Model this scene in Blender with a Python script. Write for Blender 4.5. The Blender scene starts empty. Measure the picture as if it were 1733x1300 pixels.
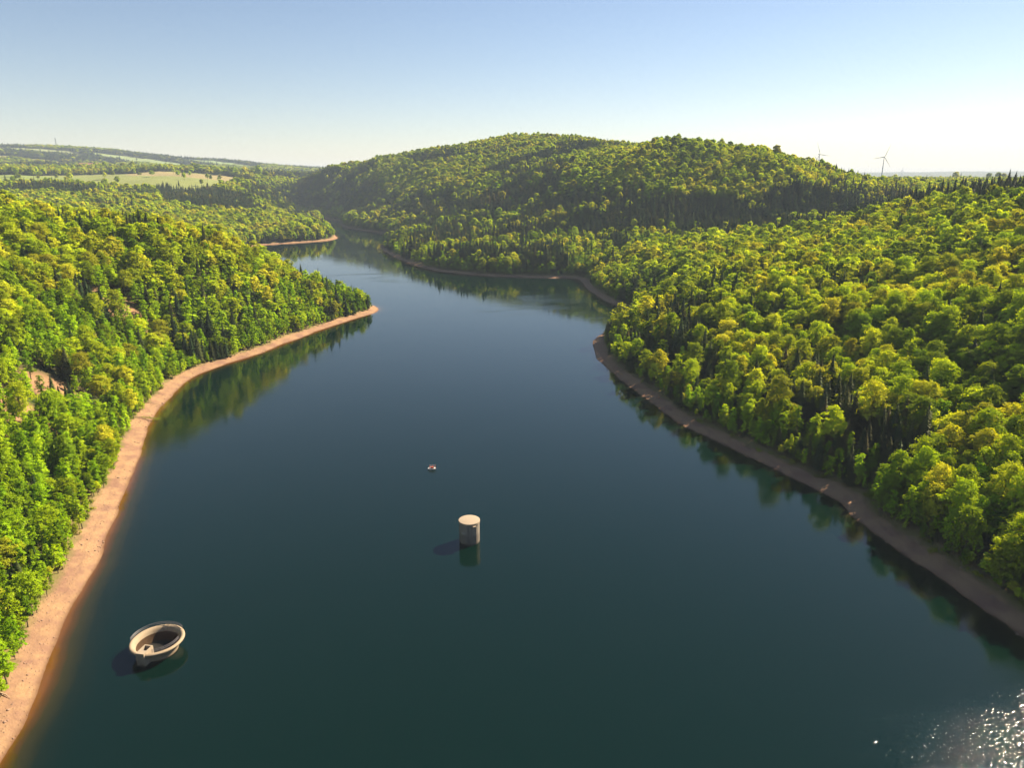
import bpy, math, random
import numpy as np
from mathutils import Vector
R = math.radians
sc = bpy.context.scene
C = sc.collection

# ------------------------------------------------------------------ camera
CAM_Z = 120.0
cd = bpy.data.cameras.new("camera"); cam = bpy.data.objects.new("camera", cd); C.objects.link(cam)
cam.location = (0, 0, CAM_Z); cam.rotation_euler = (R(90 - 16.2), 0, 0)
cd.sensor_width = 36; cd.lens = 1202 / 1733 * 36; cd.clip_start = 1; cd.clip_end = 60000
sc.camera = cam
# ------------------------------------------------------------------ light
SUN_EL, SUN_AZ = 37.5, 53.0
w = bpy.data.worlds.new("World"); sc.world = w; w.use_nodes = True
nt = w.node_tree; bg = nt.nodes["Background"]
sky = nt.nodes.new("ShaderNodeTexSky"); sky.sky_type = 'NISHITA'; sky.sun_disc = False
sky.sun_elevation = R(SUN_EL); sky.sun_rotation = R(SUN_AZ); sky.altitude = 2000
sky.air_density = 1.3; sky.dust_density = 0.6; sky.ozone_density = 1.0
hs = nt.nodes.new('ShaderNodeHueSaturation'); hs.inputs['Saturation'].default_value = 1.07
tm = nt.nodes.new('ShaderNodeMix'); tm.data_type = 'RGBA'; tm.blend_type = 'MULTIPLY'; tm.inputs[0].default_value = 1; tm.inputs[7].default_value = (.885, .815, .835, 1)
nt.links.new(sky.outputs[0], hs.inputs['Color']); nt.links.new(hs.outputs[0], tm.inputs[6]); nt.links.new(tm.outputs[2], bg.inputs[0]); bg.inputs[1].default_value = 0.05
sd = bpy.data.lights.new("sun", 'SUN'); sd.energy = 5.0; sd.angle = R(0.53); sd.color = (1, 0.85, 0.62)
so = bpy.data.objects.new("sun", sd); C.objects.link(so)
S = Vector((math.sin(R(SUN_AZ)) * math.cos(R(SUN_EL)), math.cos(R(SUN_AZ)) * math.cos(R(SUN_EL)), math.sin(R(SUN_EL))))
so.rotation_euler = S.to_track_quat('Z', 'Y').to_euler(); so.location = S * 500
sc.view_settings.view_transform = 'Standard'; sc.view_settings.look = 'None'
sc.view_settings.exposure = 1.53; sc.view_settings.gamma = 1
cy = sc.cycles
cy.caustics_reflective = False; cy.caustics_refractive = False
cy.max_bounces = 6; cy.diffuse_bounces = 3; cy.glossy_bounces = 3; cy.transmission_bounces = 3
cy.transparent_max_bounces = 4; cy.sample_clamp_indirect = 6
cy.use_denoising = True; cy.denoising_input_passes = 'RGB'; cy.denoising_prefilter = 'NONE'; cy.use_adaptive_sampling = False
try: cy.sampling_pattern = 'BLUE_NOISE'
except Exception: pass
rnd = random.Random(7); rg = np.random.default_rng(11)

# ------------------------------------------------------------------ helpers
def tag(o, label=None, cat=None, group=None, kind=None):
    if label: o["label"] = label
    if cat: o["category"] = cat
    if group: o["group"] = group
    if kind: o["kind"] = kind
    return o

def mesh_np(name, V, Fq, mats=(), mi=None, smooth=False):
    """V (n,3); Fq list of arrays with 3 or 4 columns"""
    me = bpy.data.meshes.new(name)
    if not isinstance(Fq, (list, tuple)): Fq = [Fq]
    V = np.asarray(V, np.float32)
    loops = np.concatenate([f.ravel() for f in Fq]).astype(np.int32)
    tot = np.concatenate([np.full(len(f), f.shape[1], np.int32) for f in Fq])
    st = np.concatenate([[0], np.cumsum(tot)[:-1]]).astype(np.int32)
    me.vertices.add(len(V)); me.vertices.foreach_set("co", V.ravel())
    me.loops.add(len(loops)); me.loops.foreach_set("vertex_index", loops)
    me.polygons.add(len(tot)); me.polygons.foreach_set("loop_start", st); me.polygons.foreach_set("loop_total", tot)
    for m in mats: me.materials.append(m)
    if mi is not None: me.polygons.foreach_set("material_index", np.asarray(mi, np.int32))
    if smooth: me.polygons.foreach_set("use_smooth", np.ones(len(tot), bool))
    me.update(calc_edges=True); me.validate()
    return me

def link(name, me, parent=None, loc=None):
    o = bpy.data.objects.new(name, me); C.objects.link(o)
    if parent: o.parent = parent
    if loc is not None: o.location = loc
    return o

def empty(name, loc, rz=0):
    o = bpy.data.objects.new(name, None); C.objects.link(o); o.location = loc; o.rotation_euler = (0, 0, rz)
    o.empty_display_size = 1
    return o

class MB:
    def __init__(s): s.v = []; s.f = []
    def add(s, v, f):
        k = len(s.v); s.v += [tuple(p) for p in v]; s.f += [tuple(i + k for i in q) for q in f]
    def box(s, c, d, rz=0, tap=1.0):
        x, y, z = d[0] / 2, d[1] / 2, d[2] / 2; ca, sa = math.cos(rz), math.sin(rz); v = []
        for sz in (-1, 1):
            t = tap if sz > 0 else 1
            for sx, sy in ((-1, -1), (1, -1), (1, 1), (-1, 1)):
                px, py = sx * x * t, sy * y * t
                v.append((c[0] + px * ca - py * sa, c[1] + px * sa + py * ca, c[2] + sz * z))
        s.add(v, [(3, 2, 1, 0), (4, 5, 6, 7), (0, 1, 5, 4), (1, 2, 6, 5), (2, 3, 7, 6), (3, 0, 4, 7)])
    def tube(s, pts, rad, n=6):
        pts = [Vector(p) for p in pts]; k = len(pts)
        if not isinstance(rad, (list, tuple)): rad = [rad] * k
        rings = []
        for i, p in enumerate(pts):
            d = (pts[min(i + 1, k - 1)] - pts[max(i - 1, 0)]).normalized()
            a = d.orthogonal().normalized() if abs(d.z) < .98 else Vector((1, 0, 0)); b = d.cross(a).normalized(); a = b.cross(d)
            rings.append([p + (a * math.cos(6.2832 * j / n) + b * math.sin(6.2832 * j / n)) * rad[i] for j in range(n)])
        v = [q for r_ in rings for q in r_]; f = []
        for i in range(k - 1):
            for j in range(n):
                j2 = (j + 1) % n; f.append((i * n + j, i * n + j2, (i + 1) * n + j2, (i + 1) * n + j))
        f.append(tuple(range(n))[::-1]); f.append(tuple((k - 1) * n + j for j in range(n)))
        s.add(v, f)
    def lathe(s, prof, n=96, cap0=False, cap1=False, c=(0, 0)):
        v = []; f = []
        for r_, z in prof:
            for j in range(n):
                a = 6.28318531 * j / n; v.append((c[0] + r_ * math.cos(a), c[1] + r_ * math.sin(a), z))
        for i in range(len(prof) - 1):
            for j in range(n):
                j2 = (j + 1) % n; f.append((i * n + j, i * n + j2, (i + 1) * n + j2, (i + 1) * n + j))
        if cap0: f.append(tuple(range(n))[::-1])
        if cap1: f.append(tuple((len(prof) - 1) * n + j for j in range(n)))
        s.add(v, f)
    def mesh(s, name, mat, smooth=False):
        me = bpy.data.meshes.new(name); me.from_pydata(s.v, [], s.f); me.materials.append(mat)
        if smooth:
            me.polygons.foreach_set("use_smooth", np.ones(len(me.polygons), bool))
            me.set_sharp_from_angle(angle=R(38))
        me.update(); return me
    def build(s, name, mat, parent=None, smooth=False, loc=None):
        return link(name, s.mesh(name, mat, smooth), parent, loc)

# ------------------------------------------------------------------ materials
class N:
    def __init__(s, name):
        s.m = bpy.data.materials.new(name); s.m.use_nodes = True; s.t = s.m.node_tree
        s.b = s.t.nodes["Principled BSDF"]; s.out = s.t.nodes["Material Output"]
    def n(s, typ, **kw):
        nd = s.t.nodes.new(typ)
        for k, v in kw.items(): setattr(nd, k, v)
        return nd
    def l(s, a, b): s.t.links.new(a, b)
    def val(s, sock, v):
        if hasattr(v, 'links') or hasattr(v, 'is_linked'): s.l(v, sock)
        else: sock.default_value = v
    def math(s, op, a, b=0.0, clamp=False):
        m = s.n("ShaderNodeMath", operation=op, use_clamp=clamp); s.val(m.inputs[0], a); s.val(m.inputs[1], b); return m.outputs[0]
    def ramp(s, f, stops, interp='LINEAR'):
        r = s.n("ShaderNodeValToRGB"); r.color_ramp.interpolation = interp; e = r.color_ramp.elements
        while len(e) < len(stops): e.new(0.5)
        for q, (p, c) in zip(e, stops): q.position = p; q.color = (c[0], c[1], c[2], 1) if not isinstance(c, float) else (c, c, c, 1)
        s.val(r.inputs[0], f); return r.outputs[0]
    def noise(s, vec, scale, detail=4, rough=.55, dist=0.0):
        t = s.n("ShaderNodeTexNoise"); t.inputs["Scale"].default_value = scale; t.inputs["Detail"].default_value = detail
        t.inputs["Roughness"].default_value = rough; t.inputs["Distortion"].default_value = dist
        if vec is not None: s.l(vec, t.inputs["Vector"])
        return t.outputs[0]
    def mix(s, f, a, b, blend='MIX'):
        m = s.n("ShaderNodeMix", data_type='RGBA', blend_type=blend); s.val(m.inputs[0], f)
        for sk, v in ((m.inputs[6], a), (m.inputs[7], b)):
            if isinstance(v, tuple): sk.default_value = (*v, 1)
            else: s.l(v, sk)
        return m.outputs[2]
    def vmul(s, vec, v):
        m = s.n("ShaderNodeVectorMath", operation='MULTIPLY'); s.l(vec, m.inputs[0]); m.inputs[1].default_value = v; return m.outputs[0]

def simple(name, col, rough=.8, var=.25, scale=1.5, spec=.3):
    k = N(name); g = k.n("ShaderNodeNewGeometry").outputs["Position"]
    f = k.noise(g, scale, 5)
    k.l(k.mix(f, tuple(c * (1 - var) for c in col), tuple(c * (1 + var) for c in col)), k.b.inputs["Base Color"])
    k.b.inputs["Roughness"].default_value = rough; k.b.inputs["Specular IOR Level"].default_value = spec
    return k.m

def leaf_mat(name, cols, trans, tcol=(1.2, 1.12, .35), gl=.004, freq=.011, shift=.30):
    """cols: ramp of leaf colours; stands differ by place, trees by chance, sprays by a fine noise"""
    k = N(name); k.t.nodes.remove(k.b)
    oi = k.n("ShaderNodeObjectInfo"); g = k.n("ShaderNodeNewGeometry").outputs["Position"]
    stand = k.noise(k.vmul(oi.outputs["Location"], (1, 1, 0)), freq, 3, .6)
    f = k.math('ADD', k.math('MULTIPLY', k.math('SUBTRACT', stand, .5), 1.5), k.math('MULTIPLY', oi.outputs["Random"], .6))
    f = k.math('ADD', k.math('ADD', f, shift), k.math('MULTIPLY', k.math('SUBTRACT', k.noise(g, .55, 2), .5), .35))
    col = k.ramp(f, [(i / (len(cols) - 1) * .9 + .02, c) for i, c in enumerate(cols)])
    # every tree a little lighter or darker
    wn = k.n("ShaderNodeTexWhiteNoise", noise_dimensions='1D'); k.l(k.math('MULTIPLY', oi.outputs["Random"], 91.7), wn.inputs["W"])
    lum = k.math('ADD', k.math('MULTIPLY', wn.outputs["Value"], .75), .6)
    cm = k.n("ShaderNodeCombineXYZ"); [k.l(lum, cm.inputs[i]) for i in range(3)]
    col = k.mix(1.0, col, cm.outputs[0], 'MULTIPLY')
    d = k.n("ShaderNodeBsdfDiffuse"); k.l(col, d.inputs[0])
    t = k.n("ShaderNodeBsdfTranslucent"); k.l(k.mix(1.0, col, tcol, 'MULTIPLY'), t.inputs[0])
    ms = k.n("ShaderNodeMixShader"); ms.inputs[0].default_value = trans; k.l(d.outputs[0], ms.inputs[1]); k.l(t.outputs[0], ms.inputs[2])
    gs = k.n("ShaderNodeBsdfGlossy"); gs.inputs["Roughness"].default_value = .45; gs.inputs[0].default_value = (1, 1, .9, 1)
    m2 = k.n("ShaderNodeMixShader"); m2.inputs[0].default_value = gl; k.l(ms.outputs[0], m2.inputs[1]); k.l(gs.outputs[0], m2.inputs[2])
    k.l(m2.outputs[0], k.out.inputs[0])
    return k.m

M = {}
M['leaf'] = leaf_mat("broadleaf_foliage", [(.07, .14, .006), (.20, .30, .006), (.34, .45, .008), (.45, .53, .013), (.50, .49, .03)], .42)
M['slender'] = leaf_mat("slender_foliage", [(.07, .16, .004), (.18, .32, .004), (.31, .47, .006), (.43, .54, .010)], .42)
M['needle'] = leaf_mat("needle_foliage", [(.028, .052, .020), (.042, .066, .022), (.074, .080, .024), (.19, .115, .05)], .15, (1, 1, .7), .01, .011, 0.0)
M['shrub'] = leaf_mat("shrub_foliage", [(.10, .16, .010), (.20, .25, .012), (.28, .28, .02)], .35)
M['bark'] = simple("bark", (.065, .050, .036), .9, .4, 2)
M['wood'] = simple("dead_wood", (.38, .27, .18), .85, .3, 3)

def terrain_mat():
    k = N("ground"); g = k.n("ShaderNodeNewGeometry").outputs["Position"]
    sh = k.n("ShaderNodeAttribute", attribute_name="shore").outputs["Fac"]
    cl = k.n("ShaderNodeAttribute", attribute_name="bare").outputs["Fac"]
    lc = k.n("ShaderNodeAttribute", attribute_name="land").outputs["Color"]
    lf = k.n("ShaderNodeAttribute", attribute_name="open").outputs["Fac"]
    sp = k.n("ShaderNodeSeparateXYZ"); k.l(g, sp.inputs[0])
    n1 = k.noise(g, .12, 6, .65); n2 = k.noise(g, .9, 5, .7); n3 = k.noise(g, .035, 4)
    sand = k.mix(n2, (.26, .150, .078), (.37, .235, .130))
    sand = k.mix(k.ramp(n1, [(.42, 0.0), (.62, 1.0)]), sand, (0.2214, 0.123, 0.082))
    # strand lines that follow the old water levels
    zz = k.math('ADD', k.math('MULTIPLY', sp.outputs[2], 1.0), k.math('MULTIPLY', n1, 1.6))
    wv = k.math('SINE', k.math('MULTIPLY', zz, 7.0))
    sand = k.mix(k.math('MULTIPLY', k.ramp(wv, [(.55, 0.0), (.95, 1.0)]), .22), sand, (0.1722, 0.1025, 0.0697))
    # stones
    vo = k.n("ShaderNodeTexVoronoi"); vo.inputs["Scale"].default_value = .8; k.l(g, vo.inputs["Vector"])
    st = k.ramp(vo.outputs["Distance"], [(.10, 1.0), (.22, 0.0)])
    sand = k.mix(k.math('MULTIPLY', st, k.ramp(n2, [(.5, 0.0), (.6, .8)])), sand, (0.1394, 0.0984, 0.0779))
    # wet margin
    sand = k.mix(k.ramp(sp.outputs[2], [(0.0, 1.0), (.35, 0.0)]), sand, (0.1312, 0.0697, 0.0369))
    litter = k.mix(n2, (0.0246, 0.0246, 0.0098), (0.0615, 0.0492, 0.0213))
    litter = k.mix(k.ramp(n3, [(.45, 0.0), (.6, 1.0)]), litter, (0.0287, 0.0451, 0.0098))
    litter = k.mix(cl, litter, k.mix(n2, (0.2132, 0.1148, 0.0574), (0.3116, 0.1886, 0.1066)))
    edge = k.math('ADD', sh, k.math('MULTIPLY', k.math('SUBTRACT', n1, .5), 9.0))
    fe = k.math('MULTIPLY', k.math('SUBTRACT', edge, 10.5), .3, True)
    grass = k.mix(n2, (0.082, 0.1066, 0.0164), (0.1804, 0.164, 0.0492))
    col = k.mix(fe, sand, litter)
    vg = k.math('MULTIPLY', k.math('SUBTRACT', 1.0, k.math('ABSOLUTE', k.math('MULTIPLY', k.math('SUBTRACT', edge, 10.0), .35))), .8, True)
    col = k.mix(vg, col, grass)
    fld = k.mix(k.math('MULTIPLY', n3, .5), lc, k.mix(n1, (0.1312, 0.164, 0.041), (0.2706, 0.2296, 0.0984)))
    col = k.mix(lf, col, fld)
    k.l(col, k.b.inputs["Base Color"]); k.b.inputs["Roughness"].default_value = .95; k.b.inputs["Specular IOR Level"].default_value = .15
    bp = k.n("ShaderNodeBump"); bp.inputs["Strength"].default_value = .8; bp.inputs["Distance"].default_value = .35
    k.l(k.math('ADD', n2, k.math('MULTIPLY', st, .4)), bp.inputs["Height"]); k.l(bp.outputs[0], k.b.inputs["Normal"])
    return k.m

def water_mat():
    k = N("lake_water"); g = k.n("ShaderNodeNewGeometry").outputs["Position"]
    sh = k.n("ShaderNodeAttribute", attribute_name="shore").outputs["Fac"]
    n0 = k.noise(g, .05, 3)
    dd = k.math('ADD', k.math('MULTIPLY', sh, -1.0), k.math('MULTIPLY', k.math('SUBTRACT', n0, .5), 3.0))
    deep = k.mix(k.noise(g, .004, 2), (.0003, .0080, .0050), (.0005, .0086, .0064))
    col = k.ramp(k.math('MULTIPLY', dd, 1 / 13.0), [(0.0, (.12, .048, .010)), (.10, (.06, .028, .004)), (.25, (.022, .020, .004)), (.55, (.004, .010, .005)), (1.0, (.0003, .0080, .0050))])
    col = k.mix(k.math('MULTIPLY', k.math('SUBTRACT', dd, 8.0), .1, True), col, deep)
    silt = k.n("ShaderNodeAttribute", attribute_name="silt").outputs["Fac"]
    col = k.mix(silt, deep, col)
    k.l(col, k.b.inputs["Base Color"]); k.b.inputs["IOR"].default_value = 1.36
    calm = k.noise(k.vmul(g, (.6, 1.7, 1)), .006, 4, .6, .6)
    rf = k.ramp(calm, [(.42, 0.55), (.62, 1.0)])
    k.b.inputs["Roughness"].default_value = .05
    rip = k.noise(k.vmul(g, (.8, 1.25, 1)), 1.3, 3, .6, .4)
    swell = k.noise(k.vmul(g, (.7, 1.3, 1)), .22, 3, .5, .3)
    # a breeze ruffles the near right part of the lake
    sx = k.n("ShaderNodeSeparateXYZ"); k.l(g, sx.inputs[0])
    ex = k.math('MULTIPLY', k.math('SUBTRACT', sx.outputs[0], 112.0), 1 / 78.0); ey = k.math('MULTIPLY', k.math('SUBTRACT', sx.outputs[1], 110.0), 1 / 60.0)
    rr = k.math('ADD', k.math('ADD', k.math('MULTIPLY', ex, ex), k.math('MULTIPLY', ey, ey)), k.math('MULTIPLY', k.noise(g, .04, 3), .8))
    br = k.ramp(k.math('MULTIPLY', rr, .5), [(.30, 1.0), (.58, 0.0)], 'EASE')
    sk = k.ramp(k.noise(k.vmul(g, (.5, 1.0, 1)), .011, 3, .6, .8), [(.57, 0.0), (.64, 1.0)]); streaks = k.math('MULTIPLY', k.math('MULTIPLY', sk, k.ramp(k.math('MULTIPLY', sx.outputs[1], .001), [(.38, 0.0), (.5, 1.0)])), .055)
    near = k.ramp(k.math('MULTIPLY', sx.outputs[1], .001), [(.16, 1.0), (.62, 0.0)])
    chop = k.noise(k.vmul(g, (.8, 1.2, 1)), .62, 2, .5, .5)
    h = k.math('ADD', k.math('MULTIPLY', k.math('MULTIPLY', chop, br), .13), k.math('MULTIPLY', rip, k.math('ADD', k.math('ADD', k.math('ADD', k.math('MULTIPLY', br, .14), k.math('MULTIPLY', streaks, 1.0)), k.math('MULTIPLY', k.math('MULTIPLY', calm, near), .075)), .005)))
    h = k.math('ADD', h, k.math('MULTIPLY', swell, .035))
    bp = k.n("ShaderNodeBump"); bp.inputs["Distance"].default_value = 1.0
    k.l(k.math('MULTIPLY', rf, .62), bp.inputs["Strength"]); k.l(h, bp.inputs["Height"]); k.l(bp.outputs[0], k.b.inputs["Normal"])
    return k.m

# ------------------------------------------------------------------ the lie of the land (metres, lake surface = 0)
LAKE = [(-95, -260), (-96, 0), (-100, 85), (-109, 123), (-113, 141), (-117, 152), (-125, 171), (-131, 194), (-141, 224), (-154, 261), (-165, 292),
 (-177, 321), (-187, 352), (-195, 389), (-201, 426), (-194, 455), (-180, 483), (-167, 536), (-152, 585), (-136, 627), (-126, 648), (-126, 676),
 (-150, 705), (-205, 735), (-310, 810), (-400, 950), (-470, 1150), (-480, 1300), (-454, 1347), (-396, 1397), (-361, 1438), (-355, 1485), (-394, 1608),
 (-450, 1718), (-530, 1870), (-560, 1960), (-560, 2010), (-522, 2017), (-525, 2080), (-620, 2200), (-740, 2330), (-720, 2370), (-560, 2220), (-478, 2060),
 (-470, 1985), (-443, 1868), (-382, 1759), (-314, 1661), (-275, 1591), (-225, 1540), (-232, 1430), (-248, 1335), (-226, 1245), (-197, 1157), (-139, 1013),
 (-108, 960), (-50, 912), (10, 890), (54, 884), (82, 885), (84, 840), (82, 792), (97, 690), (112, 660), (105, 620), (78, 570), (62, 535), (59, 500), (59, 461), (68, 414),
 (77, 377), (82, 346), (92, 323), (103, 298), (113, 278), (120, 265), (126, 252), (126.5, 244), (123, 239), (126, 226), (129, 213), (132, 199), (134, 189),
 (135, 178), (138, 165), (142, 140), (150, 60), (160, -260)]
def smooth_poly(P, it=2):
    P = np.array(P, float)
    for _ in range(it):
        Q = np.roll(P, -1, 0); P = np.stack([P * .75 + Q * .25, P * .25 + Q * .75], 1).reshape(-1, 2)
    return P
LP = smooth_poly(LAKE)
def sdf_exact(X, Y):
    A = LP; B = np.roll(LP, -1, 0); out = np.empty(X.size); xs, ys = X.ravel(), Y.ravel()
    for s in range(0, X.size, 20000):
        x = xs[s:s + 20000, None]; y = ys[s:s + 20000, None]
        ex, ey = (B - A)[:, 0], (B - A)[:, 1]; wx, wy = x - A[:, 0], y - A[:, 1]
        t = np.clip((wx * ex + wy * ey) / (ex * ex + ey * ey + 1e-9), 0, 1)
        d = np.sqrt(((wx - ex * t) ** 2 + (wy - ey * t) ** 2).min(1))
        c = ((A[:, 1] > y) != (B[:, 1] > y)) & (x < ex * (y - A[:, 1]) / (ey + 1e-12) + A[:, 0])
        out[s:s + 20000] = np.where(c.sum(1) % 2 == 1, -d, d)
    return out.reshape(X.shape)
gx = np.arange(-1200, 800, 5.0); gy = np.arange(-300, 2900, 5.0)
GX, GY = np.meshgrid(gx, gy); SD = sdf_exact(GX, GY)
def sdf(x, y):
    x = np.asarray(x, float); y = np.asarray(y, float)
    fx = np.clip((x + 1200) / 5, 0, len(gx) - 1.001); fy = np.clip((y + 300) / 5, 0, len(gy) - 1.001)
    i = fx.astype(int); j = fy.astype(int); u = fx - i; v = fy - j
    d = SD[j, i] * (1 - u) * (1 - v) + SD[j, i + 1] * u * (1 - v) + SD[j + 1, i] * (1 - u) * v + SD[j + 1, i + 1] * u * v
    ox = np.maximum(np.maximum(-1200 - x, x - 795), 0); oy = np.maximum(np.maximum(-300 - y, y - 2895), 0)
    return d + np.hypot(ox, oy)
def vnoise(x, y, s, seed=0):
    r = np.random.default_rng(seed).random((256, 256)); x = np.asarray(x, float) / s; y = np.asarray(y, float) / s
    i = np.floor(x).astype(int); j = np.floor(y).astype(int); u = x - i; v = y - j; u = u * u * (3 - 2 * u); v = v * v * (3 - 2 * v)
    a = r[j % 256, i % 256]; b = r[j % 256, (i + 1) % 256]; c = r[(j + 1) % 256, i % 256]; d = r[(j + 1) % 256, (i + 1) % 256]
    return (a * (1 - u) + b * u) * (1 - v) + (c * (1 - u) + d * u) * v - .5

HILL = [  # x, y, ground height
 # left bank
 (-170, 150, 26), (-190, 60, 30), (-300, 100, 62), (-200, 270, 25), (-190, 300, 14), (-265, 400, 44), (-290, 400, 53), (-300, 250, 62), (-400, 400, 78), (-340, 480, 77),
 (-321, 520, 74), (-279, 560, 70), (-236, 600, 56), (-190, 620, 26), (-165, 640, 14), (-230, 500, 30), (-350, 660, 62), (-300, 720, 36), (-500, 600, 92), (-600, 400, 100), (-700, 200, 100),
 (-420, 850, 38), (-600, 1100, 50), (-800, 900, 62), (-950, 1200, 62),
 # far left country
 (-560, 1600, 32), (-480, 1560, 14), (-620, 1450, 34), (-640, 1720, 44), (-750, 1700, 62), (-640, 1900, 50), (-900, 1800, 74), (-1100, 1500, 64), (-1300, 1500, 68), (-1050, 1700, 88), (-1130, 2100, 118),
 (-1300, 2300, 128), (-1500, 2000, 112), (-1500, 2800, 150), (-885, 2300, 104), (-720, 2150, 84), (-1000, 2600, 132), (-1250, 2900, 152), (-1700, 2700, 146), (-900, 3100, 120), (-700, 2700, 88),
 (-2400, 3500, 175), (-2900, 4700, 300), (-3024, 5000, 312), (-3500, 4900, 305), (-2600, 5200, 285), (-2223, 5700, 235), (-2000, 6000, 212), (-1650, 6000, 190), (-1800, 4500, 150), (-1200, 5000, 140), (-1200, 6200, 165),
 (-2000, 4000, 150), (-4200, 4600, 300), (-3000, 7500, 200), (-5500, 8000, 200), (-800, 6800, 150), (-1500, 8000, 130),
 # the wooded hill
 (61, 2000, 211), (130, 1850, 192), (-100, 2050, 196), (-290, 2200, 168), (-450, 2350, 152), (-630, 2500, 140), (-900, 2800, 100), (-170, 1800, 108), (-60, 1850, 150), (-78, 1450, 55), (-190, 1400, 14), (-16, 1150, 22),
 (30, 1300, 48), (122, 1100, 26), (-150, 1600, 58), (-330, 1850, 30), (-250, 1750, 50), (-100, 1200, 8), (150, 950, 20), (200, 1720, 176), (280, 1320, 162), (230, 1400, 157), (200, 1200, 85), (130, 1300, 92), (90, 1450, 118), (0, 1600, 118),
 (412, 1210, 137), (500, 1250, 124), (573, 1300, 112), (660, 1400, 101), (760, 1500, 92), (340, 1150, 96), (420, 1080, 78), (550, 1150, 84), (700, 1250, 84), (300, 1050, 50), (200, 1050, 38), (420, 960, 42), (600, 1000, 62), (500, 1600, 125), (300, 2200, 170), (0, 2600, 160), (800, 2000, 92),
 # right bank
 (162, 850, 30), (120, 800, 15), (230, 860, 36), (318, 850, 48), (365, 800, 63), (425, 760, 84), (430, 660, 93), (410, 560, 93), (450, 420, 95), (420, 300, 96), (198, 600, 34), (228, 420, 36), (285, 400, 54), (300, 600, 50), (340, 480, 74),
 (130, 620, 12), (150, 480, 22), (105, 480, 10), (180, 330, 20), (225, 300, 30), (190, 220, 20), (250, 220, 42), (300, 300, 60), (330, 150, 70), (220, 100, 36), (200, 20, 22), (260, 700, 42), (600, 700, 100), (600, 400, 120), (800, 900, 90), (700, 200, 130),
 (900, 1300, 86), (1200, 1800, 92), (1500, 2500, 94), (2000, 3900, 86), (3000, 4000, 97), (2500, 3000, 97), (1400, 1200, 100), (1200, 3500, 105), (500, 4500, 90), (3500, 6000, 98), (6000, 5000, 104), (5000, 9000, 110),
 (8700, 14500, 235), (7000, 15000, 228), (11000, 14000, 232), (5500, 15500, 215), (3000, 15800, 120), (0, 12000, 110), (-5000, 13000, 110)]
SHP = LP[::9]
PX = np.concatenate([np.array(HILL, float)[:, :2], SHP]); PZ = np.concatenate([np.array(HILL, float)[:, 2], np.full(len(SHP), 2.0)])
CC = 35.0
def phi(dx, dy): return np.sqrt(dx * dx + dy * dy + CC * CC)
Amat = phi(PX[:, 0, None] - PX[None, :, 0], PX[:, 1, None] - PX[None, :, 1]); n_ = len(PX)
A2 = np.zeros((n_ + 1, n_ + 1)); A2[:n_, :n_] = Amat - np.eye(n_) * 4.0; A2[:n_, n_] = 1; A2[n_, :n_] = 1
WT = np.linalg.solve(A2, np.append(PZ, 0))
def sstep(a, b, x): t = np.clip((x - a) / (b - a), 0, 1); return t * t * (3 - 2 * t)
def ground(x, y, d=None):
    x = np.asarray(x, float); y = np.asarray(y, float); sh = x.shape; xs, ys = x.ravel(), y.ravel()
    H = np.empty(xs.size)
    for s in range(0, xs.size, 40000):
        H[s:s + 40000] = phi(xs[s:s + 40000, None] - PX[:, 0], ys[s:s + 40000, None] - PX[:, 1]) @ WT[:n_] + WT[n_]
    H = H.reshape(sh)
    if d is None: d = sdf(x, y)
    dist = np.hypot(x, y)
    H = H + (vnoise(x, y, 90, 1) * 9 + vnoise(x, y, 37, 2) * 4) * sstep(20, 90, d) + vnoise(x, y, 420, 3) * np.where(x > 300, 10, 26) * sstep(1500, 3500, dist) + vnoise(x, y, 1300, 5) * np.where(x > 0, 14, 40) * sstep(5000, 9000, dist)
    wv = vnoise(x, y, 14, 4) * .5
    rag = vnoise(x, y, 9, 14) * 1.5 + vnoise(x, y, 26, 15) * 2.6
    ds = d + rag * (1 - sstep(6, 16, np.abs(d)))
    beach = np.where(ds > 0, .24 * ds + wv * sstep(2, 8, ds), .42 * ds)
    land = np.maximum(H, 3.0 + .10 * np.minimum(d, 80))
    wgt = sstep(11, 60, d)
    z = np.where(d < -3, np.maximum(beach, -12), beach * (1 - wgt) + land * wgt)
    return np.where(d > 60, land, z)

# one ground sheet, finer near the lens' side of the lake
ys = [-260.0]
while ys[-1] < 24000: ys.append(ys[-1] + max(3.0, .0125 * (ys[-1] + 120)))
ys = np.array(ys); us = np.linspace(-1.35, 1.35, 440)
TY = np.repeat(ys[:, None], len(us), 1); TX = us[None, :] * (TY + 430)
TD = sdf(TX, TY); TZ = ground(TX, TY, TD)
nr, nc = TX.shape; idx = np.arange(nr * nc).reshape(nr, nc)
q = np.stack([idx[:-1, :-1], idx[:-1, 1:], idx[1:, 1:], idx[1:, :-1]], -1).reshape(-1, 4)
def inell(x, y, cx, cy, rx, ry, rot=0):
    c, s = math.cos(R(rot)), math.sin(R(rot)); dx, dy = x - cx, y - cy
    return ((dx * c + dy * s) / rx) ** 2 + ((-dx * s + dy * c) / ry) ** 2
# clearings in the left slope (sandy), x y rx ry rot
BARE = [(-256, 456, 17, 12, 10), (-272, 446, 9, 7, 0), (-222, 334, 15, 14, 0), (-212, 292, 14, 13, 0), (-203, 262, 7, 6, 0), (-236, 300, 9, 6, 0), (196, 268, 4, 14, 60)]
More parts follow.
